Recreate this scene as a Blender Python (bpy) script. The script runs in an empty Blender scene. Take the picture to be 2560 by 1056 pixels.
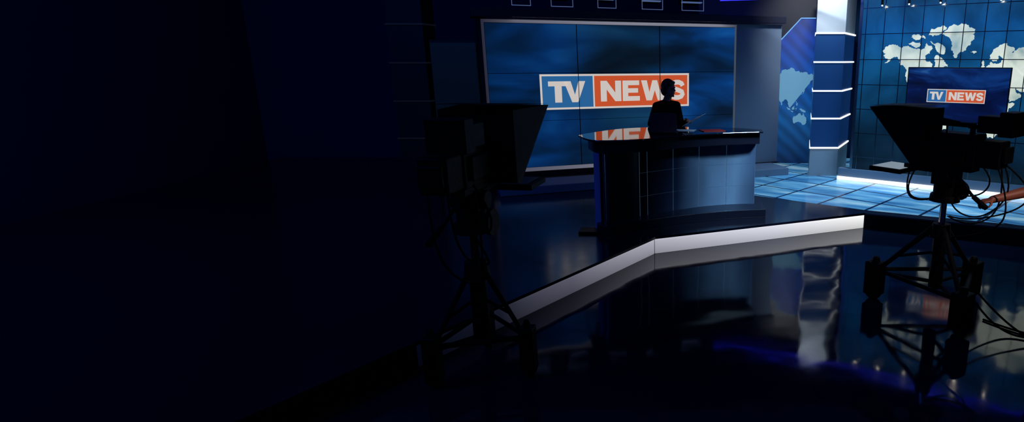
import bpy, bmesh, math, random
from mathutils import Vector, Matrix
random.seed(4)
S=bpy.context.scene
COL=bpy.context.collection
S.view_settings.view_transform='Standard'
try: S.view_settings.look='None'
except Exception: pass

def lin(v):
    v=v/255.0
    return v/12.92 if v<=0.04045 else ((v+0.055)/1.055)**2.4
def C(r,g,b): return (lin(r),lin(g),lin(b),1.0)

# ------------------------------------------------------------ materials
def newmat(name):
    m=bpy.data.materials.new(name); m.use_nodes=True
    return m, m.node_tree, m.node_tree.nodes['Principled BSDF']
def mat(name,col,rough=.5,metal=0,spec=.5,emit=None,es=0,noise=0,nscale=20):
    m,nt,b=newmat(name)
    b.inputs['Base Color'].default_value=col
    b.inputs['Roughness'].default_value=rough
    b.inputs['Metallic'].default_value=metal
    b.inputs['Specular IOR Level'].default_value=spec
    if emit:
        b.inputs['Emission Color'].default_value=emit
        b.inputs['Emission Strength'].default_value=es
    if noise:
        t=nt.nodes.new('ShaderNodeTexCoord'); n=nt.nodes.new('ShaderNodeTexNoise'); n.inputs['Scale'].default_value=nscale
        nt.links.new(t.outputs['Object'],n.inputs['Vector'])
        mr=nt.nodes.new('ShaderNodeMapRange'); mr.inputs[3].default_value=max(0,rough-noise); mr.inputs[4].default_value=rough+noise
        nt.links.new(n.outputs[0],mr.inputs[0]); nt.links.new(mr.outputs[0],b.inputs['Roughness'])
    return m
def ramp(nt,stops):
    r=nt.nodes.new('ShaderNodeValToRGB')
    e=r.color_ramp.elements
    while len(e)<len(stops): e.new(.5)
    for i,(p,c) in enumerate(stops):
        e[i].position=p; e[i].color=c
    return r
def axis(nt,which,a,b,coord='Object'):
    t=nt.nodes.new('ShaderNodeTexCoord'); s=nt.nodes.new('ShaderNodeSeparateXYZ')
    nt.links.new(t.outputs[coord],s.inputs[0])
    mr=nt.nodes.new('ShaderNodeMapRange'); mr.inputs[1].default_value=a; mr.inputs[2].default_value=b
    nt.links.new(s.outputs['XYZ'.index(which)],mr.inputs[0])
    return mr.outputs[0]
def noise(nt,scale,vs=(1,1,1),detail=3,dist=0.0):
    t=nt.nodes.new('ShaderNodeTexCoord'); mp=nt.nodes.new('ShaderNodeMapping'); mp.inputs['Scale'].default_value=vs
    n=nt.nodes.new('ShaderNodeTexNoise'); n.inputs['Scale'].default_value=scale; n.inputs['Detail'].default_value=detail; n.inputs['Distortion'].default_value=dist
    nt.links.new(t.outputs['Object'],mp.inputs[0]); nt.links.new(mp.outputs[0],n.inputs['Vector'])
    return n.outputs[0]
def mul(nt,a,b,mode='MULTIPLY'):
    m=nt.nodes.new('ShaderNodeMix'); m.data_type='RGBA'; m.blend_type=mode; m.inputs[0].default_value=1
    nt.links.new(a,m.inputs[6]); nt.links.new(b,m.inputs[7]); return m.outputs[2]
def g(v): return (v,v,v,1)

# glossy studio floor
M_floor,nt,b=newmat('glossy_black_floor')
b.inputs['Base Color'].default_value=(.004,.009,.026,1); b.inputs['IOR'].default_value=1.38
n=noise(nt,1.1,detail=2); bp=nt.nodes.new('ShaderNodeBump'); bp.inputs['Strength'].default_value=.18; bp.inputs['Distance'].default_value=.05
nt.links.new(n,bp.inputs['Height']); nt.links.new(bp.outputs[0],b.inputs['Normal'])
n2=noise(nt,6,detail=5); mr=nt.nodes.new('ShaderNodeMapRange'); mr.inputs[3].default_value=.02; mr.inputs[4].default_value=.12
nt.links.new(n2,mr.inputs[0]); nt.links.new(mr.outputs[0],b.inputs['Roughness'])

M_stage=mat('dark_laminate_stage',C(20,22,38),.16,noise=.06,nscale=5)
M_lip=mat('black_stage_edge',C(6,6,9),.3)
M_wall,nt,b=newmat('dark_navy_studio_wall')
r=ramp(nt,[(.3,(.006,.033,.088,1)),(.7,(.007,.035,.095,1))]); nt.links.new(noise(nt,.8),r.inputs[0]); nt.links.new(r.outputs[0],b.inputs['Base Color']); b.inputs['Roughness'].default_value=.95; b.inputs['Specular IOR Level'].default_value=.1

# riser light strip
M_riser,nt,b=newmat('white_led_riser')
b.inputs['Base Color'].default_value=g(.1)
r=ramp(nt,[(0,(.001,.002,.007,1)),(.09,(.008,.009,.02,1)),(.2,(.10,.10,.14,1)),(.38,(.44,.44,.52,1)),(.7,(.70,.70,.78,1)),(1,(1.0,1.0,1.0,1))])  # fade into darkness on the left is painted into the emission
nt.links.new(axis(nt,'X',-1.95,2.5),r.inputs[0])
r2=ramp(nt,[(0,g(.55)),(.85,g(.95)),(1,g(1.25))]); nt.links.new(axis(nt,'Z',0,.19),r2.inputs[0])
nt.links.new(mul(nt,r.outputs[0],r2.outputs[0]),b.inputs['Emission Color']); b.inputs['Emission Strength'].default_value=1.0

# video wall picture
M_screen,nt,b=newmat('video_wall_picture')
b.inputs['Base Color'].default_value=g(.004); b.inputs['Roughness'].default_value=.25
r=ramp(nt,[(.34,C(6,24,48)),(.46,C(7,40,80)),(.57,C(8,56,118)),(.68,C(16,80,150)),(.82,C(50,116,176))])
nt.links.new(noise(nt,.8,(.6,1,1.7),3,.5),r.inputs[0])
r2=ramp(nt,[(0,(.45,.56,.56,1)),(.25,g(.72)),(.45,(1.3,.58,.38,1)),(.62,(1.3,.64,.42,1)),(.8,(1.0,.95,.95,1)),(1,g(1.15))]); nt.links.new(axis(nt,'X',-4.3,0),r2.inputs[0])  # shade over the left screens is put into the picture colour
nt.links.new(mul(nt,r.outputs[0],r2.outputs[0]),b.inputs['Emission Color']); b.inputs['Emission Strength'].default_value=.86

M_frame,nt,b=newmat('glowing_white_frame')
b.inputs['Base Color'].default_value=g(.08)
r=ramp(nt,[(0,C(46,46,60)),(.12,C(92,92,108)),(.5,C(134,134,150)),(.93,C(126,130,146)),(1,C(70,78,92))]); nt.links.new(axis(nt,'X',-4.35,0),r.inputs[0])  # frame glow carries a painted darkening at its left end
nt.links.new(r.outputs[0],b.inputs['Emission Color']); b.inputs['Emission Strength'].default_value=.75

M_cab=mat('dark_cabinet',C(10,12,22),.6)
M_side=mat('blue_grey_panel',C(110,128,150),.55)
M_fascia=mat('dark_blue_fascia',C(18,24,48),.6)
M_black=mat('black_equipment',C(4,4,6),.55,noise=.1,spec=.15)
M_blackg=mat('black_rubber',C(4,4,6),.7,spec=.15)
M_chrome=mat('chrome',C(200,200,205),.15,1)
M_steel=mat('brushed_steel',C(140,150,165),.3,1)
def emit(name,c,s=1,rough=.4): return mat(name,(c[0]*.2,c[1]*.2,c[2]*.2,1),rough,emit=c,es=s)
M_lw=emit('logo_white',C(216,206,200),.85); M_lb=emit('logo_blue',C(44,104,160),.85); M_lo=emit('logo_orange',C(206,84,46),.88)
M_strip=emit('white_light_strip',C(240,246,252),1.3)
M_bluetube=emit('blue_neon',(.02,.02,.9,1),3)

# ------------------------------------------------------------ geometry helpers
def link(o,parent=None):
    COL.objects.link(o)
    if parent: o.parent=parent
    return o
def mesh(name,vs,fs,m,parent=None,smooth=False,bevel=0):
    me=bpy.data.meshes.new(name); me.from_pydata([tuple(v) for v in vs],[],fs); me.update()
    bm=bmesh.new(); bm.from_mesh(me); bmesh.ops.recalc_face_normals(bm,faces=bm.faces); bm.to_mesh(me); bm.free()
    if smooth:
        for p in me.polygons: p.use_smooth=True
    me.materials.append(m)
    o=bpy.data.objects.new(name,me); link(o,parent)
    if bevel:
        b=o.modifiers.new('b','BEVEL'); b.width=bevel; b.segments=2; b.limit_method='ANGLE'
    return o
def empty(name,loc,rz=0,label=None,cat=None):
    e=bpy.data.objects.new(name,None); e.location=loc; e.rotation_euler[2]=rz; e.empty_display_size=.1; link(e)
    if label: e['label']=label; e['category']=cat
    return e
def tag(o,label,cat,group=None):
    o['label']=label; o['category']=cat
    if group: o['group']=group
    return o
def boxd(x0,x1,y0,y1,z0,z1):
    v=[(x,y,z) for x in(x0,x1) for y in(y0,y1) for z in(z0,z1)]
    f=[(0,1,3,2),(4,6,7,5),(0,4,5,1),(2,3,7,6),(0,2,6,4),(1,5,7,3)]
    return v,f
def box(name,x0,x1,y0,y1,z0,z1,m,parent=None,bevel=0):
    v,f=boxd(x0,x1,y0,y1,z0,z1); return mesh(name,v,f,m,parent,bevel=bevel)
def merge(parts):
    V=[];F=[]
    for v,f in parts:
        o=len(V); V+=list(v); F+=[tuple(i+o for i in q) for q in f]
    return V,F
def frust(p0,p1,r0,r1=None,n=16):
    r1=r0 if r1 is None else r1
    p0=Vector(p0);p1=Vector(p1);d=(p1-p0).normalized()
    a=d.orthogonal().normalized();b=d.cross(a)
    v=[];
    for p,r in((p0,r0),(p1,r1)):
        for i in range(n):
            t=2*math.pi*i/n; v.append(tuple(p+a*math.cos(t)*r+b*math.sin(t)*r))
    f=[(i,(i+1)%n,n+(i+1)%n,n+i) for i in range(n)]+[tuple(range(n))[::-1],tuple(range(n,2*n))]
    return v,f
def cyl(name,p0,p1,r,m,parent=None,r1=None,n=20,bevel=0):
    v,f=frust(p0,p1,r,r1,n); o=mesh(name,v,f,m,parent,bevel=bevel); return o
def prismd(poly,z0,z1):
    n=len(poly); v=[(x,y,z0) for x,y in poly]+[(x,y,z1) for x,y in poly]
    f=[tuple(range(n))[::-1],tuple(range(n,2*n))]+[(i,(i+1)%n,n+(i+1)%n,n+i) for i in range(n)]
    return v,f
def prism(name,poly,z0,z1,m,parent=None,bevel=0):
    v,f=prismd(poly,z0,z1); return mesh(name,v,f,m,parent,bevel=bevel)
def tube(name,pts,r,m,parent=None):
    c=bpy.data.curves.new(name,'CURVE'); c.dimensions='3D'; c.bevel_depth=r; c.bevel_resolution=3; c.use_fill_caps=True; c.resolution_u=8
    s=c.splines.new('NURBS'); s.points.add(len(pts)-1)
    for i,p in enumerate(pts): s.points[i].co=(*p,1)
    s.use_endpoint_u=True; s.order_u=3
    o=bpy.data.objects.new(name+'_c',c); COL.objects.link(o)
    bpy.context.view_layer.update()
    dg=bpy.context.evaluated_depsgraph_get()
    me=bpy.data.meshes.new_from_object(o.evaluated_get(dg)); bpy.data.objects.remove(o)
    me.materials.clear(); me.materials.append(m)
    for p in me.polygons: p.use_smooth=True
    o=bpy.data.objects.new(name,me); link(o,parent); return o

# ------------------------------------------------------------ room
def struct(o): o['kind']='structure'; return o
struct(box('floor',-9,8,-1,13,-.1,0,M_floor))
struct(box('wall_back',-9,8,13,13.1,0,6,M_wall))
struct(box('wall_left',-9.1,-9,-1,13,0,6,M_wall))
struct(box('wall_right',8,8.1,-1,13,0,6,M_wall))

# ------------------------------------------------------------ stage
s=.22; SS=s+.002
A=(-1.95,4.1);B=(-.29,6.83);Cc=(2.54,7.97);D=(6.6,6.09)
A2=(-4.2,.4)
stage=empty('stage_platform',(0,0,0),0,'low dark glossy stage with white glowing riser edge','stage')
outer=[(-8.6,.4),A2,A,B,Cc,D,(6.6,12.8),(-8.6,12.8)]
inner=[(-8.6,.44),(A2[0]-.03,.44),(A[0]-.03,A[1]+.02),(B[0]-.02,B[1]+.04),(Cc[0],Cc[1]+.04),(6.6,6.13),(6.6,12.8),(-8.6,12.8)]
prism('stage_base',inner,0,.19,M_lip,stage)
prism('stage_deck',outer,.19,s,M_stage,stage)
def strip(p,q,z0,z1,th,off,name,m,parent):
    p=Vector(p);q=Vector(q);d=(q-p).normalized();nn=Vector((d.y,-d.x))
    poly=[p+nn*(off),q+nn*off,q+nn*(off+th),p+nn*(off+th)]
    return prism(name,[(a.x,a.y) for a in poly],z0,z1,m,parent)
strip(A,B,.004,.186,.012,-.032,'riser_light',M_riser,stage)
strip(B,Cc,.004,.186,.012,-.032,'riser_light',M_riser,stage)
strip(Cc,D,.20,s,.006,.001,'edge_trim',M_steel,stage)

# blue tiled glossy floor
MO=Vector((2.8,10.43)); MD=Vector((.836,-.548)).normalized(); mang=math.atan2(MD.y,MD.x)
M_tile,nt,b=newmat('painted_glow_floor_tiles')
b.inputs['Roughness'].default_value=.2
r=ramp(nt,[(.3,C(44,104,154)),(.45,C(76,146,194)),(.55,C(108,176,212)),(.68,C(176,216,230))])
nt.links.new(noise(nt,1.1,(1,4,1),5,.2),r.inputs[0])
t=nt.nodes.new('ShaderNodeTexCoord'); mp=nt.nodes.new('ShaderNodeMapping'); mp.inputs['Rotation'].default_value=(0,0,math.radians(8)); br=nt.nodes.new('ShaderNodeTexBrick'); br.offset=0; br.inputs['Scale'].default_value=1
br.inputs['Brick Width'].default_value=.68; br.inputs['Row Height'].default_value=.68; br.inputs['Mortar Size'].default_value=.02; br.inputs['Mortar Smooth'].default_value=0
br.inputs['Color1'].default_value=g(1); br.inputs['Color2'].default_value=g(.7); br.inputs['Mortar'].default_value=(.01,.03,.06,1)
nt.links.new(t.outputs['Object'],mp.inputs[0]); nt.links.new(mp.outputs[0],br.inputs['Vector'])
mo=mul(nt,r.outputs[0],br.outputs[0]); nt.links.new(mo,b.inputs['Base Color']); nt.links.new(mo,b.inputs['Emission Color']); b.inputs['Emission Strength'].default_value=.44  # reflected blue light put into the tile colour as streaks and glow
def tolocal(p,o,ang):
    x,y=p[0]-o[0],p[1]-o[1]; c_,s_=math.cos(-ang),math.sin(-ang); return (x*c_-y*s_,x*s_+y*c_)
tp=[(1.08,9.12),(2.33,8.3),(2.62,8.12),(6.5,6.32),(6.5,12.7),(1.9,12.7),(1.0,10.6)]
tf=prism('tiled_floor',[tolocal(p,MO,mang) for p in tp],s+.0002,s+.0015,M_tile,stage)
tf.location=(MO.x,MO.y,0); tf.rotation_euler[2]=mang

# ------------------------------------------------------------ logo
LET={}
LET['T']=([[(0,1),(0,.77),(.32,.77),(.32,0),(.68,0),(.68,.77),(1,.77),(1,1)]])
LET['V']=([[(0,1),(.36,0),(.64,0),(1,1),(.68,1),(.5,.36),(.32,1)]])
LET['N']=([[(0,0),(0,1),(.30,1),(.71,.42),(.71,1),(1,1),(1,0),(.70,0),(.29,.58),(.29,0)]])
LET['E']=([[(0,0),(0,1),(.97,1),(.97,.77),(.32,.77),(.32,.62),(.9,.62),(.9,.40),(.32,.40),(.32,.23),(1,.23),(1,0)]])
LET['W']=([[(0,1),(.19,0),(.39,0),(.5,.5),(.61,0),(.81,0),(1,1),(.79,1),(.70,.42),(.59,1),(.41,1),(.30,.42),(.21,1)]])
Sline=[(.84,.70),(.78,.82),(.62,.885),(.45,.885),(.25,.83),(.17,.71),(.24,.60),(.45,.53),(.62,.475),(.80,.40),(.84,.28),(.76,.165),(.6,.115),(.42,.115),(.24,.17),(.15,.31)]
def glyph(ch,x,z,w,h,y):
    if ch!='S':
        V=[];F=[]
        for pl in LET[ch]:
            o=len(V); V+=[(x+a*w,y,z+c*h) for a,c in pl]; F.append(tuple(range(o,o+len(pl))))
        return V,F
    pts=[Vector((x+a*w,z+c*h)) for a,c in Sline]; th=.115*h*1.0; V=[];F=[]
    for i,p in enumerate(pts):
        d=(pts[min(i+1,len(pts)-1)]-pts[max(i-1,0)]).normalized(); nn=Vector((-d.y,d.x))
        for sg in(1,-1):
            q=p+nn*th*sg*1.05; V.append((q.x,y,q.y))
    F=[(2*i,2*i+1,2*i+3,2*i+2) for i in range(len(pts)-1)]
    return V,F
def logo(parent,u0,u1,z0,z1,y):
    w=u1-u0;h=z1-z0
    lg=box('logo',u0,u1,y-.004,y,z0,z1,M_lw,parent)
    bd=.055*h; sp=u0+w*.335
    box('colour_field',u0+bd,sp,y-.006,y-.0045,z0+bd,z1-bd,M_lb,lg)
    box('colour_field',sp+bd*.8,u1-bd,y-.006,y-.0045,z0+bd,z1-bd,M_lo,lg)
    lz=z0+.20*h; lh=.60*h; yy=y-.0075
    def put(ch,x,cw):
        v,f=glyph(ch,x,lz,cw,lh,yy); mesh('letter',v,f,M_lw,lg)
    put('T',u0+w*.050,w*.124); put('V',u0+w*.148,w*.138)
    x=u0+w*.385
    for ch,cw in(('N',.137),('E',.117),('W',.190),('S',.127)):
        put(ch,x,w*cw); x+=w*(cw+.010 if ch!='W' else cw-.002)

# ------------------------------------------------------------ video wall
vang=math.atan2(.36,.933)
vw=empty('video_display',(1.0,11.2,SS),vang,'large framed bank of nine dark blue screens showing TV NEWS logo','video display')
z=-s
box('cabinet',-4.40,-.005,.02,.5,.34+z,2.88+z,M_cab,vw)
box('side_panel',.0,.93,-.02,.5,.34+z,2.90+z,M_side,vw,bevel=.006)
box('top_fascia',-4.48,.97,-.10,.5,2.90+z,3.02+z,M_fascia,vw,bevel=.01)
box('plinth',-4.3,.76,-.75,.45,.0,.13,M_side,vw,bevel=.01)
box('plinth_step',-4.3,.93,-.12,.45,.131,.339+z,M_cab,vw)
# added light that makes the floor streak, with an added lip shielding it
M_streak_glow=emit('added_streak_glow',C(225,228,245),3.2)
box('added_light_shield',-4.3,.9,-.10,-.088,2.872+z,2.899+z,M_fascia,vw)
box('added_streak_light',-3.9,-.25,-.084,-.045,2.893+z,2.899+z,M_streak_glow,vw)
fr=merge([boxd(-4.35,.0,-.03,.015,2.82+z,2.865+z),boxd(-4.35,.0,-.03,.015,.46+z,.515+z),boxd(-4.35,-4.31,-.03,.015,.515+z,2.82+z),boxd(-.02,.0,-.03,.015,.515+z,2.82+z)])
mesh('light_frame',fr[0],fr[1],M_frame,vw)
U0,U1,Z0,Z1=-4.305,-.025,.52+z,2.815+z
for i in range(3):
    for j in range(3):
        a=U0+(U1-U0)*i/3;bb=U0+(U1-U0)*(i+1)/3;c_=Z0+(Z1-Z0)*j/3;d_=Z0+(Z1-Z0)*(j+1)/3
        box('screen',a+.004,bb-.004,-.012,.012,c_+.004,d_-.004,M_screen,vw)
logo(vw,-3.51,-.91,1.46+z,2.03+z,-.0135)
for i in(1,2):
    box('bezel',U0+(U1-U0)*i/3-.005,U0+(U1-U0)*i/3+.005,-.024,-.0125,Z0,Z1,M_blackg,vw)

# ------------------------------------------------------------ maps
NA=[(-168,66),(-162,70),(-156,71),(-141,70),(-128,70),(-115,68),(-108,68),(-96,68),(-94,72),(-86,70),(-82,68),(-87,64),(-94,61),(-92,57),(-82,55),(-79,51),(-77,56),(-78,62),(-70,61),(-65,59),(-60,55),(-56,52),(-66,49),(-64,46),(-70,43),(-74,40),(-76,35),(-81,31),(-80,26),(-83,29),(-89,30),(-95,29),(-97,25),(-97,20),(-91,18),(-88,21),(-88,16),(-83,15),(-83,10),(-78,8),(-85,11),(-94,16),(-105,20),(-109,25),(-113,31),(-115,30),(-111,24),(-117,33),(-123,38),(-124,46),(-130,53),(-136,58),(-146,61),(-152,59),(-162,55),(-157,59),(-162,60),(-165,62),(-161,64)]
LANDS=[NA,[(-125,72),(-115,73),(-105,72.5),(-105,69.5),(-117,70)],[(-88,73.5),(-75,72),(-63,66),(-66,63),(-74,65),(-80,70)],[(-92,77),(-88,81),(-70,83),(-64,81),(-78,77)],
[(-120,76),(-110,78),(-100,77),(-96,75),(-112,74)],
[(-72,78),(-60,82),(-35,83),(-20,80),(-20,74),(-25,70),(-40,65),(-44,60),(-50,62),(-54,68),(-58,75)],
[(-9,37),(-9,43),(-2,44),(-4,48),(2,51),(8,54),(9,57),(12,55),(20,55),(24,58),(29,60),(22,61),(24,65),(18,61),(17,57),(12,57),(6,59),(6,62),(14,68),(25,71),(32,69),(41,67),(38,64),(45,67),(55,69),(68,69),(75,72),(88,75),(104,77),(113,74),(130,71),(142,72),(160,70),(178,69),(178,63),(163,60),(156,52),(155,60),(142,59),(136,54),(141,52),(139,46),(129,42),(129,36),(126,35),(125,39),(119,39),(122,36),(120,33),(121,29),(113,22),(106,20),(109,13),(105,9),(101,13),(104,1.5),(98,9),(97,16),(91,22),(87,21),(80,15),(78,8),(73,17),(70,21),(66,25),(57,26),(50,30),(52,24),(59,22),(52,16),(43,13),(35,28),(36,36),(28,37),(27,40),(40,41),(35,46),(29,45),(27,41),(23,38),(19,42),(13,45),(18,40),(16,38),(9,44),(3,43),(-1,37)],
[(-17,15),(-13,27),(-6,35),(10,37),(20,31),(32,31),(37,21),(43,11),(51,11),(40,-3),(40,-15),(33,-26),(26,-34),(18,-34),(12,-17),(9,-1),(9,4),(-5,5),(-13,9)],
[(-5,50),(1,52),(-3,58),(-6,56)],[(-24,65),(-14,65),(-18,63.5)],
[(-78,8),(-72,12),(-60,9),(-50,0),(-35,-6),(-39,-16),(-48,-26),(-57,-36),(-65,-42),(-69,-52),(-74,-50),(-71,-30),(-70,-18),(-81,-5)],
[(114,-22),(122,-18),(130,-12),(136,-12),(137,-16),(140,-17),(143,-11),(147,-19),(153,-27),(150,-37),(141,-38),(138,-34),(132,-32),(124,-33),(116,-35)],
[(95,5),(106,-6),(103,0)],[(109,1),(117,6),(117,-3),(111,-3)],[(131,-1),(141,-3),(150,-10),(138,-8)],[(130,32),(140,36),(142,43),(144,43),(141,35)],[(120,17),(122,17),(126,7),(122,8)],[(119,0),(124,1),(121,-5)],[(106,-6),(114,-8),(114,-7),(108,-6)],[(44,-25),(47,-25),(50,-15),(44,-17)],[(167,-46),(174,-41),(178,-38),(174,-36),(173,-40)]]
def miller(lat):
    return 1.25*math.log(math.tan(math.pi/4+.4*math.radians(lat)))
def landmesh(name,u0,us,zb,zs,lon0,y,m,parent,umin,umax):
    V=[];F=[]
    rnd=random.Random(7)
    for pl in LANDS:
        q=[(u0+us*(lo-lon0),zb+zs*miller(la)) for lo,la in pl]
        for it in range(3):
            o=[]
            for i,p in enumerate(q):
                r_=q[(i+1)%len(q)]; dx,dz=r_[0]-p[0],r_[1]-p[1]; k=rnd.uniform(-.26,.26)
                o+= [p,((p[0]+r_[0])/2-dz*k,(p[1]+r_[1])/2+dx*k)]
            q=o
        q=[(min(max(a,umin),umax),c) for a,c in q]
        if max(a for a,c in q)-min(a for a,c in q)<.004: continue
        b0=len(V); V+=[(a,y,c) for a,c in q]; F.append(tuple(range(b0,b0+len(q))))
    me=bpy.data.meshes.new(name); me.from_pydata(V,[],F); me.update(); me.materials.append(m)
    bm=bmesh.new(); bm.from_mesh(me); bmesh.ops.triangulate(bm,faces=bm.faces,ngon_method='EAR_CLIP'); bm.to_mesh(me); bm.free()
    o=bpy.data.objects.new(name,me); link(o,parent); return o

M_land,nt,b=newmat('cream_map_print')
b.inputs['Base Color'].default_value=g(.15); b.inputs['Roughness'].default_value=.4
r=ramp(nt,[(.32,C(130,156,158)),(.5,C(206,218,206)),(.7,C(230,238,226))]); nt.links.new(noise(nt,2.0,(1,1,1),5,.4),r.inputs[0]); nt.links.new(r.outputs[0],b.inputs['Emission Color']); b.inputs['Emission Strength'].default_value=.93
M_mapglass,nt,b=newmat('dark_blue_backlit_glass')
b.inputs['Base Color'].default_value=C(10,20,30); b.inputs['Roughness'].default_value=.15
r=ramp(nt,[(0,C(8,22,32)),(.25,C(8,38,62)),(.6,C(14,76,124)),(.85,C(14,72,130)),(1,C(24,74,120))]); nt.links.new(axis(nt,'Z',.2,3.0),r.inputs[0])
r2=ramp(nt,[(.3,g(.45)),(.7,g(1.5))]); nt.links.new(noise(nt,1.6,(1,1,.7),4,.6),r2.inputs[0])
nt.links.new(mul(nt,r.outputs[0],r2.outputs[0]),b.inputs['Emission Color']); b.inputs['Emission Strength'].default_value=.95
mw=empty('map_display',(MO.x,MO.y,SS),mang,'backlit blue glass tile display printed with a cream world map','map display')
box('glass_panel',.23,4.4,.0,.08,.20,3.05,M_mapglass,mw)
box('base_plinth',-.0,4.4,-.05,.1,.012,.199,M_side,mw)
box('base_light',-.0,4.4,-.09,-.052,.004,.06,M_strip,mw)
landmesh('world_map',.59,.0091,1.50+z,.655,-168,-.004,M_land,mw,.25,4.38)
M_grid=mat('dark_steel_joint',C(120,134,146),.25,1)
gl=[]
u=.30
while u<4.4: gl.append(boxd(u-.006,u+.006,-.016,-.006,.2,3.05)); u+=.295
zz=.42
while zz<3.0: gl.append(boxd(.23,4.4,-.018,-.007,zz-.006,zz+.006)); zz+=.405
v,f=merge(gl); mesh('metal_grid',v,f,M_grid,mw)
box('edge_post',.19,.235,-.03,.1,.2,3.05,M_steel,mw)

bw=empty('backdrop_panel',(1.96,12.1,SS),math.atan2(-.05,1),'bright blue backdrop panel with pale map of asia and australia','backdrop')
M_back,nt,b=newmat('blue_backdrop_print')
b.inputs['Base Color'].default_value=C(6,24,56); b.inputs['Roughness'].default_value=.5
r=ramp(nt,[(0,C(6,26,60)),(.3,C(10,72,128)),(.6,C(6,68,148)),(.85,C(4,50,148)),(1,C(4,34,120))]); nt.links.new(axis(nt,'Z',0,2.9),r.inputs[0])
wv=nt.nodes.new('ShaderNodeTexWave'); wv.inputs['Scale'].default_value=6; wv.inputs['Distortion'].default_value=2; wv.bands_direction='DIAGONAL'
r2=ramp(nt,[(0,g(.7)),(1,g(1.2))]); nt.links.new(wv.outputs[1],r2.inputs[0])
nt.links.new(mul(nt,r.outputs[0],r2.outputs[0]),b.inputs['Emission Color']); b.inputs['Emission Strength'].default_value=.98
M_navy=emit('navy_upper_panel',C(4,7,36),.8)
pl=[(-1.6,0.0),(1.3,0.0),(1.3,2.81),(.37,2.81),(-.07,2.34),(-1.6,.7)]
V=[(x,y,zc) for y in(0,.05) for x,zc in pl]; n=len(pl)
F=[tuple(range(n)),tuple(range(n,2*n))[::-1]]+[(i,(i+1)%n,n+(i+1)%n,n+i) for i in range(n)]
mesh('printed_panel',V,F,M_back,bw)
box('upper_panel',-1.6,1.3,.06,.12,0,3.6,M_navy,bw)
M_edge=emit('pale_blue_edge_light',C(120,180,240),1.0)
e1=merge([frust((-.6,-.01,1.77),(.37,-.01,2.815),.009,n=8),frust((.37,-.01,2.815),(1.3,-.01,2.815),.009,n=8)])
mesh('edge_light',e1[0],e1[1],M_edge,bw)
M_land2=emit('pale_blue_map_print',C(104,160,196),.75)
landmesh('asia_map',.44,.0068,1.32+z,.46,135,-.012,M_land2,bw,-.95,1.28)

# ------------------------------------------------------------ column with light strips
col=empty('column',(2.33,10.7,SS),0,'tall blue-grey column wrapped with white light strips','column')
cp=[(0,0),(.5,0),(.92,.92),(.2,1.0)]
M_colw=mat('pale_grey_column',C(160,168,176),.5)
M_colb=mat('blue_column_panel',C(22,54,96),.3,emit=C(9,36,76),es=.8)
levels=[.51,1.03,1.51,2.0,2.48]; q=.013
prism('column_base',cp,.0,levels[0]-q,M_colw,col)
for i in range(4): prism('column_panel',cp,levels[i]+q,levels[i+1]-q,M_colb,col)
prism('column_top',cp,levels[4]+q,3.2,M_colw,col)
cpo=[(-.02,-.02),(.51,-.02),(.945,.93),(.2,1.02)]
for l in levels: prism('light_strip',cpo,l-q,l+q,M_strip,col)

# ------------------------------------------------------------ television
tv=empty('television',(MO.x,MO.y,s),mang,'flat television showing TV NEWS logo mounted before the map display','television')
box('casing',1.06,2.51,-.17,-.12,1.10,1.93,M_black,tv,bevel=.008)
M_tv,nt,b=newmat('television_picture')
b.inputs['Base Color'].default_value=g(.004); b.inputs['Roughness'].default_value=.3
r=ramp(nt,[(.3,C(2,6,34)),(.5,C(4,22,78)),(.66,C(14,60,134)),(.78,C(60,120,190))]); nt.links.new(noise(nt,1.5,(.6,1,2),4,1.4),r.inputs[0]); nt.links.new(r.outputs[0],b.inputs['Emission Color']); b.inputs['Emission Strength'].default_value=.75
box('screen',1.075,2.495,-.174,-.171,1.115,1.915,M_tv,tv)
logo(tv,1.38,2.20,1.40,1.60,-.175)
box('bracket',1.7,1.9,-.119,-.02,1.3,1.7,M_steel,tv)

# ------------------------------------------------------------ news desk
M_fdesk=mat('dark_blue_desk_side',C(18,22,38),.3)
M_dfront,nt,b=newmat('satin_blue_grey_glass')
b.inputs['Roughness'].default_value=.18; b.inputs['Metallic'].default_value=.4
r=ramp(nt,[(0,C(16,20,36)),(.3,C(34,48,76)),(.6,C(116,150,186)),(.8,C(128,162,196)),(1,C(76,104,140))]); nt.links.new(axis(nt,'X',-.5,1.05),r.inputs[0])  # glare from centre to right painted into the base colour
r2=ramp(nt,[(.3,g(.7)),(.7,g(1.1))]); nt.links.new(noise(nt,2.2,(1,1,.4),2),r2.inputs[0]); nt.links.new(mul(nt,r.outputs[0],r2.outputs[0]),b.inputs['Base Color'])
M_glass=mat('glossy_glass_top',C(14,20,30),.04,spec=1.0)
M_glass.node_tree.nodes['Principled BSDF'].inputs['IOR'].default_value=1.7
M_bluepost=mat('blue_lit_post',C(16,36,110),.4,emit=C(10,26,92),es=.4)
def catmull(P,n=6):
    out=[]
    for i in range(len(P)-1):
        p0=Vector(P[max(i-1,0)]);p1=Vector(P[i]);p2=Vector(P[i+1]);p3=Vector(P[min(i+2,len(P)-1)])
        for k in range(n):
            t=k/n; out.append(.5*((2*p1)+(p2-p0)*t+(2*p0-5*p1+4*p2-p3)*t*t+(-p0+3*p1-3*p2+p3)*t**3))
    out.append(Vector(P[-1])); return [(q.x,q.y) for q in out]
DO=(0,7.8)
desk=empty('news_desk',(DO[0],DO[1],SS),0,'curved news desk with glossy glass top and panelled blue-grey front','desk')
def dl(P): return [(x-DO[0],y-DO[1]) for x,y in P]
topf=catmull([(-1.26,7.42),(-1.03,6.98),(-.70,6.97),(-.38,7.10),(.10,7.45),(.55,7.66),(1.08,7.80)])
topb=catmull([(1.10,8.08),(.6,8.33),(.2,8.38),(-.45,8.33),(-.86,8.10),(-1.2,7.6)])
TZ=1.35-s
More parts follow.
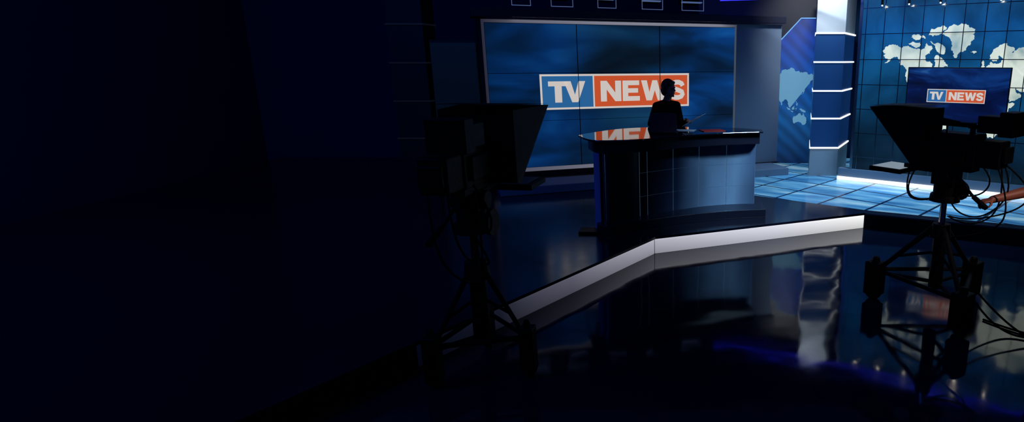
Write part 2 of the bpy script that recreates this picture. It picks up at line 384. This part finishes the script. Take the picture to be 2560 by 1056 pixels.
prism('glass_top',dl(topf+topb),TZ-.02,TZ,M_glass,desk,bevel=.004)
ff=catmull([(-1.14,7.42),(-.98,7.06),(-.72,7.06),(-.36,7.2),(.08,7.53),(.55,7.74),(1.05,7.88)])
fb=catmull([(1.05,8.05),(.6,8.25),(.2,8.28),(-.4,8.2),(-.8,7.98),(-1.1,7.55)])
prism('fascia',dl(ff+fb),TZ-.17,TZ-.021,M_fdesk,desk,bevel=.006)
bf=catmull([(-.86,7.04),(-.60,7.26),(-.45,7.40),(-.1,7.66),(.3,7.90),(.7,8.03),(1.02,8.06)])
bb_=catmull([(1.02,8.14),(.6,8.22),(.1,8.06),(-.4,7.78),(-.8,7.4),(-1.0,7.22)])
prism('desk_body',dl(bf+bb_),.09,TZ-.171,M_fdesk,desk)
prism('desk_plinth',dl(catmull([(-1.0,6.98),(-.86,6.88),(-.55,7.10),(-.38,7.20),(-.04,7.38),(.3,7.53),(.7,7.66),(1.14,7.74)])+[(1.14,8.2),(.6,8.26),(.0,8.06),(-.45,7.8),(-1.05,7.3)]),.0,.11,M_fdesk,desk,bevel=.006)
box('foot_plate',-1.22,-.84,-.88,-.66,.0,.03,M_black,desk,bevel=.005)
cyl('blue_post',(-1.0,-.70,.03),(-1.0,-.70,TZ-.171),.035,M_bluepost,desk)
cyl('steel_post',(-.90,-.80,.09),(-.90,-.80,TZ-.171),.016,M_steel,desk)
pc=bf[10:]
def offs(P,d):
    out=[]
    for i,p in enumerate(P):
        a=Vector(P[max(i-1,0)]);b2=Vector(P[min(i+1,len(P)-1)]);t=(b2-a).normalized(); out.append((p[0]+t.y*d,p[1]-t.x*d))
    return out
pcl=dl(offs(pc,.012)); cum=[0]
for i in range(1,len(pcl)): cum.append(cum[-1]+(Vector(pcl[i])-Vector(pcl[i-1])).length)
def at(sv):
    sv=min(max(sv,0),cum[-1])
    for i in range(1,len(pcl)):
        if sv<=cum[i]+1e-9:
            t=(sv-cum[i-1])/(cum[i]-cum[i-1]); return Vector(pcl[i-1]).lerp(Vector(pcl[i]),t)
    return Vector(pcl[-1])
M_joint=mat('bright_panel_joint',C(160,185,210),.3,.6,emit=C(80,110,140),es=.22)
edges=[0,.07]+[.07+(1-.07)*k/4 for k in range(1,5)]
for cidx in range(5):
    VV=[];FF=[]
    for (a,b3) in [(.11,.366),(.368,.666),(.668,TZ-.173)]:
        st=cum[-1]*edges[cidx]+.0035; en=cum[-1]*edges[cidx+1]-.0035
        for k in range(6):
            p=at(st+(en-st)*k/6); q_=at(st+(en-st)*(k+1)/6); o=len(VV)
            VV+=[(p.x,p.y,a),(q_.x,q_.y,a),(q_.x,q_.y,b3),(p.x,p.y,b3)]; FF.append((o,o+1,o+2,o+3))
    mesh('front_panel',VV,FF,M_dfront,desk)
VV=[]
pc2=dl(offs(pc,.006))
for i,p in enumerate(pc2): VV+=[(p[0],p[1],.112),(p[0],p[1],TZ-.173)]
FF=[(2*i,2*i+2,2*i+3,2*i+1) for i in range(len(pc2)-1)]
mesh('panel_backing',VV,FF,M_joint,desk)

# ------------------------------------------------------------ laptop and papers
TOPZ=1.352
lp=empty('laptop',(-.205,7.55,TOPZ+.001),math.radians(-4),'open dark laptop with its lid facing outward','laptop')
box('keyboard_base',-.165,.165,.0,.24,0,.018,M_black,lp,bevel=.004)
v,f=boxd(-.165,.165,-.004,.004,0,.25,); ld=mesh('lid',v,f,mat('dark_laptop_lid',C(70,54,64),.4),lp,bevel=.003); ld.location=(0,.0,.018); ld.rotation_euler[0]=math.radians(10)
M_paper=mat('white_paper',C(180,188,200),.8); M_red=mat('red_paper',C(150,30,26),.6)
def sheet(name,w,h,loc,rz,m,label,rx=0,n=1):
    v,f=boxd(-w/2,w/2,-h/2,h/2,0,.0025*n); o=mesh(name,v,f,m); o.location=loc; o.rotation_euler=(rx,0,rz); tag(o,label,'paper'); return o
sheet('paper_stack',.30,.22,(.42,7.92,TOPZ+.001),.3,M_red,'flat red printed papers lying on the desk top',n=3)
sheet('paper_sheet',.3,.21,(.05,7.95,TOPZ+.001),-.2,M_paper,'white script sheet lying on the desk top')

# ------------------------------------------------------------ people
def sph(c,r,n=12,m=9,rz=0):
    rx,ry,rzz=(r,r,r) if not hasattr(r,'__len__') else r
    V=[];F=[]
    for j in range(1,m):
        t=math.pi*j/m
        for i in range(n):
            a=2*math.pi*i/n; x,y,zq=rx*math.sin(t)*math.cos(a),ry*math.sin(t)*math.sin(a),rzz*math.cos(t)
            V.append((c[0]+x*math.cos(rz)-y*math.sin(rz),c[1]+x*math.sin(rz)+y*math.cos(rz),c[2]+zq))
    top=len(V);V.append((c[0],c[1],c[2]+rzz));bot=len(V);V.append((c[0],c[1],c[2]-rzz))
    for j in range(m-2):
        for i in range(n):
            F.append((j*n+i,(j+1)*n+i,(j+1)*n+(i+1)%n,j*n+(i+1)%n))
    for i in range(n):
        F.append((top,i,(i+1)%n)); F.append((bot,(m-2)*n+(i+1)%n,(m-2)*n+i))
    return V,F
def cap(p0,p1,r0,r1):
    return [frust(p0,p1,r0,r1,12),sph(p0,r0),sph(p1,r1)]
def blob(name,parts,m,voxel,parent=None,loc=(0,0,0),smooth=4):
    V,F=merge(parts)
    me=bpy.data.meshes.new(name); me.from_pydata(V,[],F); me.update()
    bm=bmesh.new(); bm.from_mesh(me); bmesh.ops.recalc_face_normals(bm,faces=bm.faces); bm.to_mesh(me); bm.free()
    o=bpy.data.objects.new(name+'_t',me); COL.objects.link(o)
    r_=o.modifiers.new('r','REMESH'); r_.mode='VOXEL'; r_.voxel_size=voxel; r_.use_smooth_shade=True
    sm=o.modifiers.new('s','SMOOTH'); sm.factor=.5; sm.iterations=smooth
    bpy.context.view_layer.update(); dg=bpy.context.evaluated_depsgraph_get()
    me2=bpy.data.meshes.new_from_object(o.evaluated_get(dg)); bpy.data.objects.remove(o)
    me2.materials.clear(); me2.materials.append(m)
    for p in me2.polygons: p.use_smooth=True
    o=bpy.data.objects.new(name,me2); o.location=loc; link(o,parent); return o
def hand(wr,d,nrm,side,curl=.5):
    wr=Vector(wr);d=Vector(d).normalized();nrm=Vector(nrm);nrm=(nrm-d*nrm.dot(d)).normalized();sv=d.cross(nrm)*side
    P=[]
    L=[.070,.078,.073,.058]
    for i in range(4):
        off=.030-.020*i
        k=wr+d*(.088-.004*abs(i-1))+sv*off
        P+=cap(wr+sv*off*.5,k,.014,.011)
        a=0;p=k;r0=.0095
        for seg,fr_ in enumerate((.45,.30,.25)):
            a+=curl*(.55+.25*seg)
            dd=d*math.cos(a)+nrm*math.sin(a)+sv*(.06*(1.5-i) if seg==0 else 0)
            q=p+dd*L[i]*fr_; P+=cap(p,q,r0,r0-.001); p=q; r0-=.001
    p=wr+d*.02+sv*.022; q=p+(d*.55+sv*.7+nrm*.35).normalized()*.045; P+=cap(p,q,.013,.011)
    q2=q+(d*.8+sv*.25+nrm*.45).normalized()*.03; P+=cap(q,q2,.0105,.009)
    return P
def figure(name,loc,face,h,elb,wri,hdir,hn,skin,coat,trou,hairm,curls,headtilt=(0,0),headturn=0,female=True,label='',bare=False):
    k=h/1.70
    def rot(v,a): return (v[0]*math.cos(a)-v[1]*math.sin(a),v[0]*math.sin(a)+v[1]*math.cos(a),v[2])
    def R(x,y,zq): return rot((x*k,y*k,zq*k),face)
    hf=face+headturn
    sw=.150 if female else .19
    hc=Vector(R(headtilt[0],-.02+headtilt[1],1.585))
    def Hh(x,y,zq): return hc+Vector(rot((x,y,zq),hf))
    P=[]
    P+= [sph(Hh(0,.012,.02),(.074*k,.092*k,.098*k),16,12,hf), sph(Hh(0,-.026,-.05),(.054*k,.064*k,.066*k),14,10,hf)]
    P+= cap(Hh(0,-.090,.012),Hh(0,-.110,-.022),.009,.014)
    P+= [sph(Hh(0,-.084,-.060),(.026,.014,.010),10,8,hf),sph(Hh(0,-.078,-.098),(.022,.018,.016),10,8,hf)]
    for sx in(-1,1):
        P+= [sph(Hh(sx*.076*k,.012,-.012),(.010,.020,.032),10,8,hf)]
        P+= [sph(Hh(sx*.030,-.078,.022),(.022,.012,.008),10,8,hf),sph(Hh(sx*.030,-.070,.004),(.013,.013,.011),10,8,hf)]
    P+= cap(R(0,.01,1.40),hc+Vector((0,0,-.07)),.058*k,.050*k)
    torso=[sph(R(0,.0,1.26),((sw+.005)*k,.105*k,.17*k),16,12,face),sph(R(0,.0,1.10),((sw-.03)*k,.09*k,.14*k),16,12,face),sph(R(0,.01,.94),(.155*k,.11*k,.13*k),16,12,face)]
    if female: torso+=[sph(R(sx*.065,-.07,1.235),.055*k,12,9) for sx in(-1,1)]
    arms=[]
    sh=[Vector(R(sw,.0,1.35)),Vector(R(-sw,.0,1.35))]
    for i in range(2):
        arms+=cap(R(0,.0,1.385),sh[i],.056*k,.052*k)
        arms+=cap(sh[i],elb[i],.048*k,.040*k)
    fore=[]
    for i in range(2): fore+=cap(elb[i],wri[i],(.048 if bare else .040)*k,(.031 if bare else .027)*k)
    legs=[];shoes=[]
    for sx in(-1,1):
        legs+=cap(R(sx*.085,.01,.90),R(sx*.095,-.01,.48),.085*k,.055*k)+cap(R(sx*.095,-.01,.48),R(sx*.10,.02,.09),.052*k,.036*k)
        shoes+=cap(R(sx*.10,.03,.045),R(sx*.105,-.14,.035),.040*k,.033*k)
    hands=[]
    for i in range(2): hands+=hand(wri[i],hdir[i],hn[i],(-1 if i==0 else 1),curls[i])
    body=blob(name,P+torso+arms+fore+legs+shoes+hands,skin,.0065,None,loc,3)
    tag(body,label,'person')
    def infl(parts,e):
        out=[]
        for v,f in parts:
            c=Vector((0,0,0))
            for q in v: c+=Vector(q)
            c/=len(v)
            out.append(([tuple(Vector(q)+(Vector(q)-c).normalized()*e) for q in v],f))
        return out
    jk=[]
    for i in range(2):
        jk+=cap(R(0,.0,1.375),sh[i],.068*k,.064*k)+cap(sh[i],elb[i],.062*k,.056*k)
        if not bare:
            e=Vector(elb[i]); w_=Vector(wri[i]); jk+=cap(e,e.lerp(w_,.9),.053*k,.040*k)
    jk+=infl(torso,.020)
    blob('jacket' if not bare else 'shirt',jk,coat,.010,body)
    tr=[]
    for sx in(-1,1): tr+=cap(R(sx*.085,.01,.90),R(sx*.095,-.01,.48),.098*k,.070*k)+cap(R(sx*.095,-.01,.48),R(sx*.10,.02,.10),.068*k,.056*k)
    tr+=[sph(R(0,.01,.92),(.175*k,.13*k,.12*k),16,12,face)]
    blob('trousers',tr,trou,.012,body)
    blob('shoes',infl(shoes,.008),M_blackg,.010,body)
    hr=[sph(Hh(0,.026,.040),(.092*k,.098*k,.098*k),16,12,hf),sph(Hh(0,.055,-.02),(.086*k,.068*k,.085*k),16,12,hf)]
    if female:
        for sx in(-1,1): hr+=cap(Hh(sx*.074,.01,.05),Hh(sx*.082,.018,-.045),.028,.022)
        hr+=cap(Hh(-.045,-.045,.088),Hh(.04,-.048,.084),.026,.024)
    blob('hair',hr,hairm,.008,body)
    return body
M_skin=mat('skin',C(150,96,76),.55); M_coat=mat('black_jacket',C(5,5,8),1.0,spec=.1); M_trou=mat('dark_trousers',C(6,6,9),1.0,spec=.1); M_hair=mat('brown_hair',C(52,34,24),.7)
ax,ay=-.19,8.62
def aw(x,y,zq): return (x-ax,y-ay,zq-s)
figure('person',(ax,ay,SS+.006),math.radians(28),1.755,
  [aw(.01,8.46,1.36),aw(-.40,8.46,1.38)],[aw(.09,8.28,1.44),aw(-.26,8.24,1.395)],
  [(.35,-.9,.16),(.75,-.6,-.02)],[(-.6,.1,-.9),(0,0,-1)],M_skin,M_coat,M_trou,M_hair,[.75,.25],headtilt=(.01,-.035),headturn=math.radians(20),
  label='woman with short brown hair in black jacket behind desk, holding papers')
pp=mesh('script_papers',*boxd(-.12,.12,-.15,.15,0,.004),M_paper); pp.location=(.19,8.12,1.472); pp.rotation_euler=(math.radians(8),math.radians(-30),math.radians(-32)); tag(pp,'loose white script papers held above the desk','paper')

ox,oy=3.30,4.80
def ow(x,y,zq): return (x-ox,y-oy,zq)
figure('person',(ox,oy,.004),math.radians(-65),1.78,
  [ow(3.22,4.50,1.10),ow(2.94,4.93,1.18)],[ow(3.05,4.38,1.00),ow(2.62,4.90,1.115)],
  [(-.8,-.3,-.3),(-1,-.06,-.22)],[(0,0,-1),(.1,.1,-1)],mat('operator_skin',C(130,74,58),.55),M_coat,M_trou,mat('black_hair',C(14,12,12),.6),[.5,.95],female=False,bare=True,
  label='camera operator in dark clothes with one bare forearm on pan handle')

# ------------------------------------------------------------ broadcast cameras
def build_camera(loc,rz,label):
    c=empty('broadcast_camera',loc,rz,label,'camera')
    cyl('outer_column',(0,0,.22),(0,0,.80),.06,M_black,c,.055)
    cyl('lift_pole',(0,0,.79),(0,0,1.10),.028,M_chrome,c)
    cyl('column_collar',(0,0,.70),(0,0,.83),.09,M_black,c,.075,bevel=.005)
    for k in range(3):
        a=math.radians(90+120*k+20); fx,fy=.54*math.cos(a),.54*math.sin(a)
        lg=merge([frust((.05*math.cos(a),.05*math.sin(a),.80),(fx,fy,.27),.028,.020,12),frust((.05*math.cos(a),.05*math.sin(a),.55),(fx*.62,fy*.62,.47),.014,.014,8)])
        mesh('leg',lg[0],lg[1],M_black,c)
        a2=math.radians(90+120*(k+1)+20)
        br_=merge([frust((fx,fy,.30),(.54*math.cos(a2),.54*math.sin(a2),.30),.020,.020,10),frust((0,0,.27),(fx,fy,.27),.018,.018,8)])
        mesh('spreader_bar',br_[0],br_[1],M_black,c)
        cs=mesh('caster',*merge([boxd(fx-.075,fx+.075,fy-.075,fy+.075,.05,.38),frust((fx,fy,.37),(fx,fy,.43),.04,.03,12)]),M_black,c,bevel=.014)
        tx,ty=-math.sin(a)*.035,math.cos(a)*.035
        cyl('wheel',(fx-tx,fy-ty,.08),(fx+tx,fy+ty,.08),.08,M_blackg,cs,bevel=.008)
    mesh('pan_head',*merge([frust((0,0,1.10),(0,0,1.20),.10,.10,20),boxd(-.085,.085,-.10,.10,1.19,1.33),frust((-.12,0,1.26),(.12,0,1.26),.065,.065,18),boxd(-.08,.08,-.24,.24,1.33,1.375)]),M_black,c,bevel=.004)
    cyl('focus_wheel',(.14,-.05,1.12),(.17,-.05,1.12),.09,M_black,c)
    mesh('counterweight_plate',*merge([frust((0,0,1.04),(0,0,1.10),.13,.12,24),frust((.0,0,1.12),(.14,-.05,1.12),.012,.012,8)]),M_black,c)
    mesh('camera_body',*merge([boxd(-.10,.10,-.26,.16,1.375,1.65),boxd(-.09,.09,-.46,-.255,1.385,1.61),boxd(-.125,-.101,-.18,.10,1.40,1.60),boxd(.101,.125,-.20,.05,1.42,1.58),boxd(-.075,.075,-.50,-.46,1.43,1.57)]),M_black,c,bevel=.012)
    mesh('carry_handle',*merge([boxd(-.022,.022,-.20,.14,1.70,1.74),boxd(-.018,.018,-.20,-.16,1.64,1.70),boxd(-.018,.018,.10,.14,1.64,1.70)]),M_black,c,bevel=.008)
    mesh('lens',*merge([frust((0,.16,1.51),(0,.20,1.51),.06,.07,24),frust((0,.20,1.51),(0,.30,1.51),.075,.085,24)]),M_black,c,bevel=.004)
    mesh('viewfinder',*merge([boxd(.02,.22,-.38,-.20,1.66,1.80),boxd(.0,.24,-.50,-.38,1.64,1.84),frust((.09,-.10,1.70),(.09,-.22,1.70),.02,.02,10)]),M_black,c,bevel=.01)
    mesh('microphone',*merge([frust((-.09,-.10,1.74),(-.09,.06,1.76),.016,.016,12),frust((-.09,.0,1.62),(-.09,.0,1.75),.008,.008,8)]),M_black,c)
    ph=tube('pan_handle',[(.0,-.08,1.27),(-.03,-.16,1.25),(-.06,-.23,1.17),(-.08,-.30,1.12)],.013,M_black,c)
    cyl('handle_grip',(-.075,-.28,1.135),(-.10,-.41,1.06),.020,M_blackg,ph,.022,bevel=.004)
    tp=bpy.data.objects.new('teleprompter',None); tp.empty_display_size=.1; link(tp,c)
    yb,yt,ybm=.17,.68,.24
    V=[(-.17,yb,1.34),(.17,yb,1.34),(.17,yb,1.84),(-.17,yb,1.84),(-.17,ybm,1.33),(.17,ybm,1.33),(.22,yt,1.84),(-.22,yt,1.84)]
    F=[(0,1,2,3),(0,4,5,1),(1,5,6,2),(2,6,7,3),(3,7,4,0)]
    hd=mesh('hood',V,F,M_black,tp); so=hd.modifiers.new('s','SOLIDIFY'); so.thickness=.008
    mesh('beam_splitter_glass',[(-.16,ybm+.012,1.345),(.16,ybm+.012,1.345),(.21,yt,1.825),(-.21,yt,1.825)],[(0,1,2,3)],mat('dark_mirror_glass',C(12,16,22),.05),tp)
    mesh('prompter_monitor',*merge([boxd(-.19,.19,.34,.66,1.25,1.29),boxd(-.03,.03,.1,.40,1.28,1.33)]),M_black,tp,bevel=.006)
    box('prompter_screen',-.165,.165,.36,.64,1.291,1.294,mat('prompter_picture',C(60,70,80),.3,emit=C(150,165,175),es=.6),tp)
    mesh('top_flap',[(-.22,.70,1.848),(.22,.70,1.848),(.18,.10,1.88),(-.18,.10,1.88)],[(0,1,2,3)],M_black,tp)
    for j,pts in enumerate([[(.06,-.42,1.45),(.12,-.54,1.2),(.10,-.30,.9),(.04,-.06,.95),(.03,-.03,1.08)],[(-.06,-.42,1.45),(.0,-.56,1.1),(.10,-.42,.8),(.07,-.06,.7)],[(-.08,.2,1.40),(-.16,.30,1.18),(-.12,.22,1.0),(-.05,.02,1.08)],[(-.1,.3,1.27),(-.2,.28,1.1),(-.16,.15,1.02),(-.05,.02,1.08)],[(.2,-.36,1.4),(.26,-.42,1.0),(.10,-.2,.8),(.03,-.03,.9)],[(.12,-.2,1.4),(.28,-.3,1.25),(.2,-.2,1.05),(.05,-.03,1.1)],[(.1,-.45,1.4),(.3,-.62,1.2),(.34,-.5,.98),(.1,-.15,.86),(.04,-.04,.9)]]):
        tube('cable',pts,.007,M_blackg,c)
    return c
cam1=build_camera((2.35,5.20,0),math.radians(40),'black broadcast camera with teleprompter hood on wheeled pedestal beside operator')
def deepcopy(o,parent=None):
    n_=o.copy(); COL.objects.link(n_)
    if parent: n_.parent=parent
    for ch in o.children: deepcopy(ch,n_)
    return n_
cam2=deepcopy(cam1); cam2.location=(-1.46,4.08,0); cam2.rotation_euler[2]=math.radians(-6); cam2.scale=(1.05,1.05,1.04)
cam2['label']='black broadcast camera with teleprompter hood on wheeled pedestal, in deep shadow'
for ch in cam2.children_recursive:
    nm=ch.name.split('.')[0]
    if nm=='prompter_screen':
        ch.data=ch.data.copy(); ch.data.materials[0]=mat('unlit_prompter_screen',C(6,8,12),.4)
    if nm=='lift_pole':
        ch.data=ch.data.copy(); ch.data.materials[0]=M_black
    if nm=='teleprompter': ch.scale=(1.55,1,1)
    if nm in('leg','spreader_bar','caster'): ch.scale=(.66,.66,1)
for c in(cam1,cam2): c['group']='broadcast cameras on the studio floor'
for pts in ([(2.50,4.85,.30),(2.65,4.70,.02),(3.0,4.5,.012),(3.5,4.3,.012),(4.2,4.2,.012)],[(2.52,4.8,.35),(2.75,4.55,.05),(3.1,4.4,.012),(4.2,4.0,.012)],[(2.7,4.95,.01),(2.85,4.7,.012),(3.1,4.55,.012),(4.0,4.35,.012)]):
    cb=tube('floor_cable',pts,.009,M_blackg); tag(cb,'thin black cable trailing across the glossy floor','cable','cables trailing from the camera')

# ------------------------------------------------------------ left side set
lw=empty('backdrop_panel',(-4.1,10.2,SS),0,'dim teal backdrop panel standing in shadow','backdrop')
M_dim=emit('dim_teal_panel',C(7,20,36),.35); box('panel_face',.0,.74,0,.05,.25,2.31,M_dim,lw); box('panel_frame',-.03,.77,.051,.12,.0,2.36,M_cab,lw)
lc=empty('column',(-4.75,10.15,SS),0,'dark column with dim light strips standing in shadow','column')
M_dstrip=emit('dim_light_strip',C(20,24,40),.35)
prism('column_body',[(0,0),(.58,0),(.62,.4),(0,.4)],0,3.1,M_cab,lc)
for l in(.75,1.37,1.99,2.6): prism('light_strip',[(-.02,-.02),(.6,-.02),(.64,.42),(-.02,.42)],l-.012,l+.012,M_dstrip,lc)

# ------------------------------------------------------------ overhead lights
rp=Matrix.Rotation(vang,4,'Z')
def vwp(u,y): 
    p=rp@Vector((u,y,0)); return (1.0+p.x,11.2+p.y)
a_=vwp(-6.5,.3); b_=vwp(1.6,.3)
pipe=cyl('lighting_pipe',(a_[0],a_[1],3.66),(b_[0],b_[1],3.66),.025,M_black); tag(pipe,'long black lighting pipe above the video display','pipe')
M_lf=emit('glow_painted_barn_door',C(100,125,180),.5)  # weak emission stands in for light caught on the metal frames
def studio_light(u,w):
    x,y=vwp(u,.3)
    l=empty('studio_light',(x,y,3.632),vang,'black studio lamp with pale metal barn door frame hanging from pipe','lamp'); l['group']='studio lamps on the overhead pipe'
    cyl('yoke',(0,0,-.18),(0,0,0),.01,M_black,l); 
    mesh('lamp_housing',*merge([boxd(-w/2+.04,w/2-.04,.0,.2,-.42,-.18)]),M_black,l,bevel=.02)
    mesh('barn_door',*merge([boxd(-w/2,w/2,-.1,-.09,-.535,-.525),boxd(-w/2,w/2,-.1,-.09,-.32,-.31),boxd(-w/2,-w/2+.009,-.1,-.09,-.53,-.31),boxd(w/2-.009,w/2,-.1,-.09,-.53,-.31),boxd(-w/2+.03,w/2-.03,-.09,.01,-.40,-.38)]),M_lf,l)
for u,w in((-3.05,.36),(-2.3,.32),(-1.5,.38),(-.75,.42),(-3.7,.3)): studio_light(u,w)
bt=tube('neon_tube',[(.7,11.02,3.27),(1.9,10.65,3.27),(3.0,10.15,3.27),(4.2,9.4,3.27),(5.6,8.45,3.27)],.016,M_bluetube); tag(bt,'thin blue neon tube running along the top of the set','lamp')
M_lamp=emit('warm_downlight',C(255,245,220),45)
for i,(x,y) in enumerate([(3.2,10.0),(3.54,9.77),(3.92,9.52),(4.6,9.07),(5.0,8.8)]):
    d=empty('downlight',(x,y,3.1),0,'small round black downlight above the map display','lamp'); d['group']='downlights above the map display'
    cyl('housing',(0,0,0),(0,0,.12),.02,M_black,d); v,f=sph((0,0,-.006),.010); mesh('bulb',v,f,M_lamp,d); cyl('arm',(0,0,.1),(.065,.10,.12),.006,M_black,d)

# ------------------------------------------------------------ lights
def area(name,loc,target,size,power,col,spread=180):
    l=bpy.data.lights.new(name,'AREA'); l.size=size; l.energy=power; l.color=col; l.spread=math.radians(spread)
    o=bpy.data.objects.new(name,l); o.location=loc; COL.objects.link(o)
    o.rotation_euler=(Vector(target)-Vector(loc)).to_track_quat('-Z','Y').to_euler(); return o
area('blue_stage_wash',(3.6,8.9,4.6),(3.3,9.6,.2),1.2,60,(.45,.72,1.0),90)
area('column_key',(2.2,9.2,4.6),(2.5,10.8,3.3),.5,18,(.85,.93,1.0),50)
area('added_desk_fill',(2.6,5.4,3.6),(.8,8.0,.5),.6,11,(.50,.76,1.0),34)  # added fill to brighten the desk front, not a studio fixture
area('added_navy_fill',(-6.5,2.0,6.0),(-5.5,7.5,0),3.0,70,(.02,.16,1.0),150)  # added unseen light that tints the left floor and walls navy
area('added_arm_fill',(3.2,3.6,2.4),(2.70,4.9,1.1),.2,.8,(1.0,.72,.58),36)  # added warm fill for the forearm, no real lamp there

w=bpy.data.worlds.new('w'); S.world=w; w.use_nodes=True
bg=w.node_tree.nodes['Background']; bg.inputs[0].default_value=(.002,.009,.040,1); bg.inputs[1].default_value=1.0

# ------------------------------------------------------------ camera
cam=bpy.data.cameras.new('camera'); cam.sensor_width=36; cam.lens=1500/2560*36; cam.shift_x=-(1700-1280)/2560
co=bpy.data.objects.new('camera',cam); co.location=(0,0,2.25); co.rotation_euler=(math.radians(90-14.1),0,0); COL.objects.link(co); S.camera=co
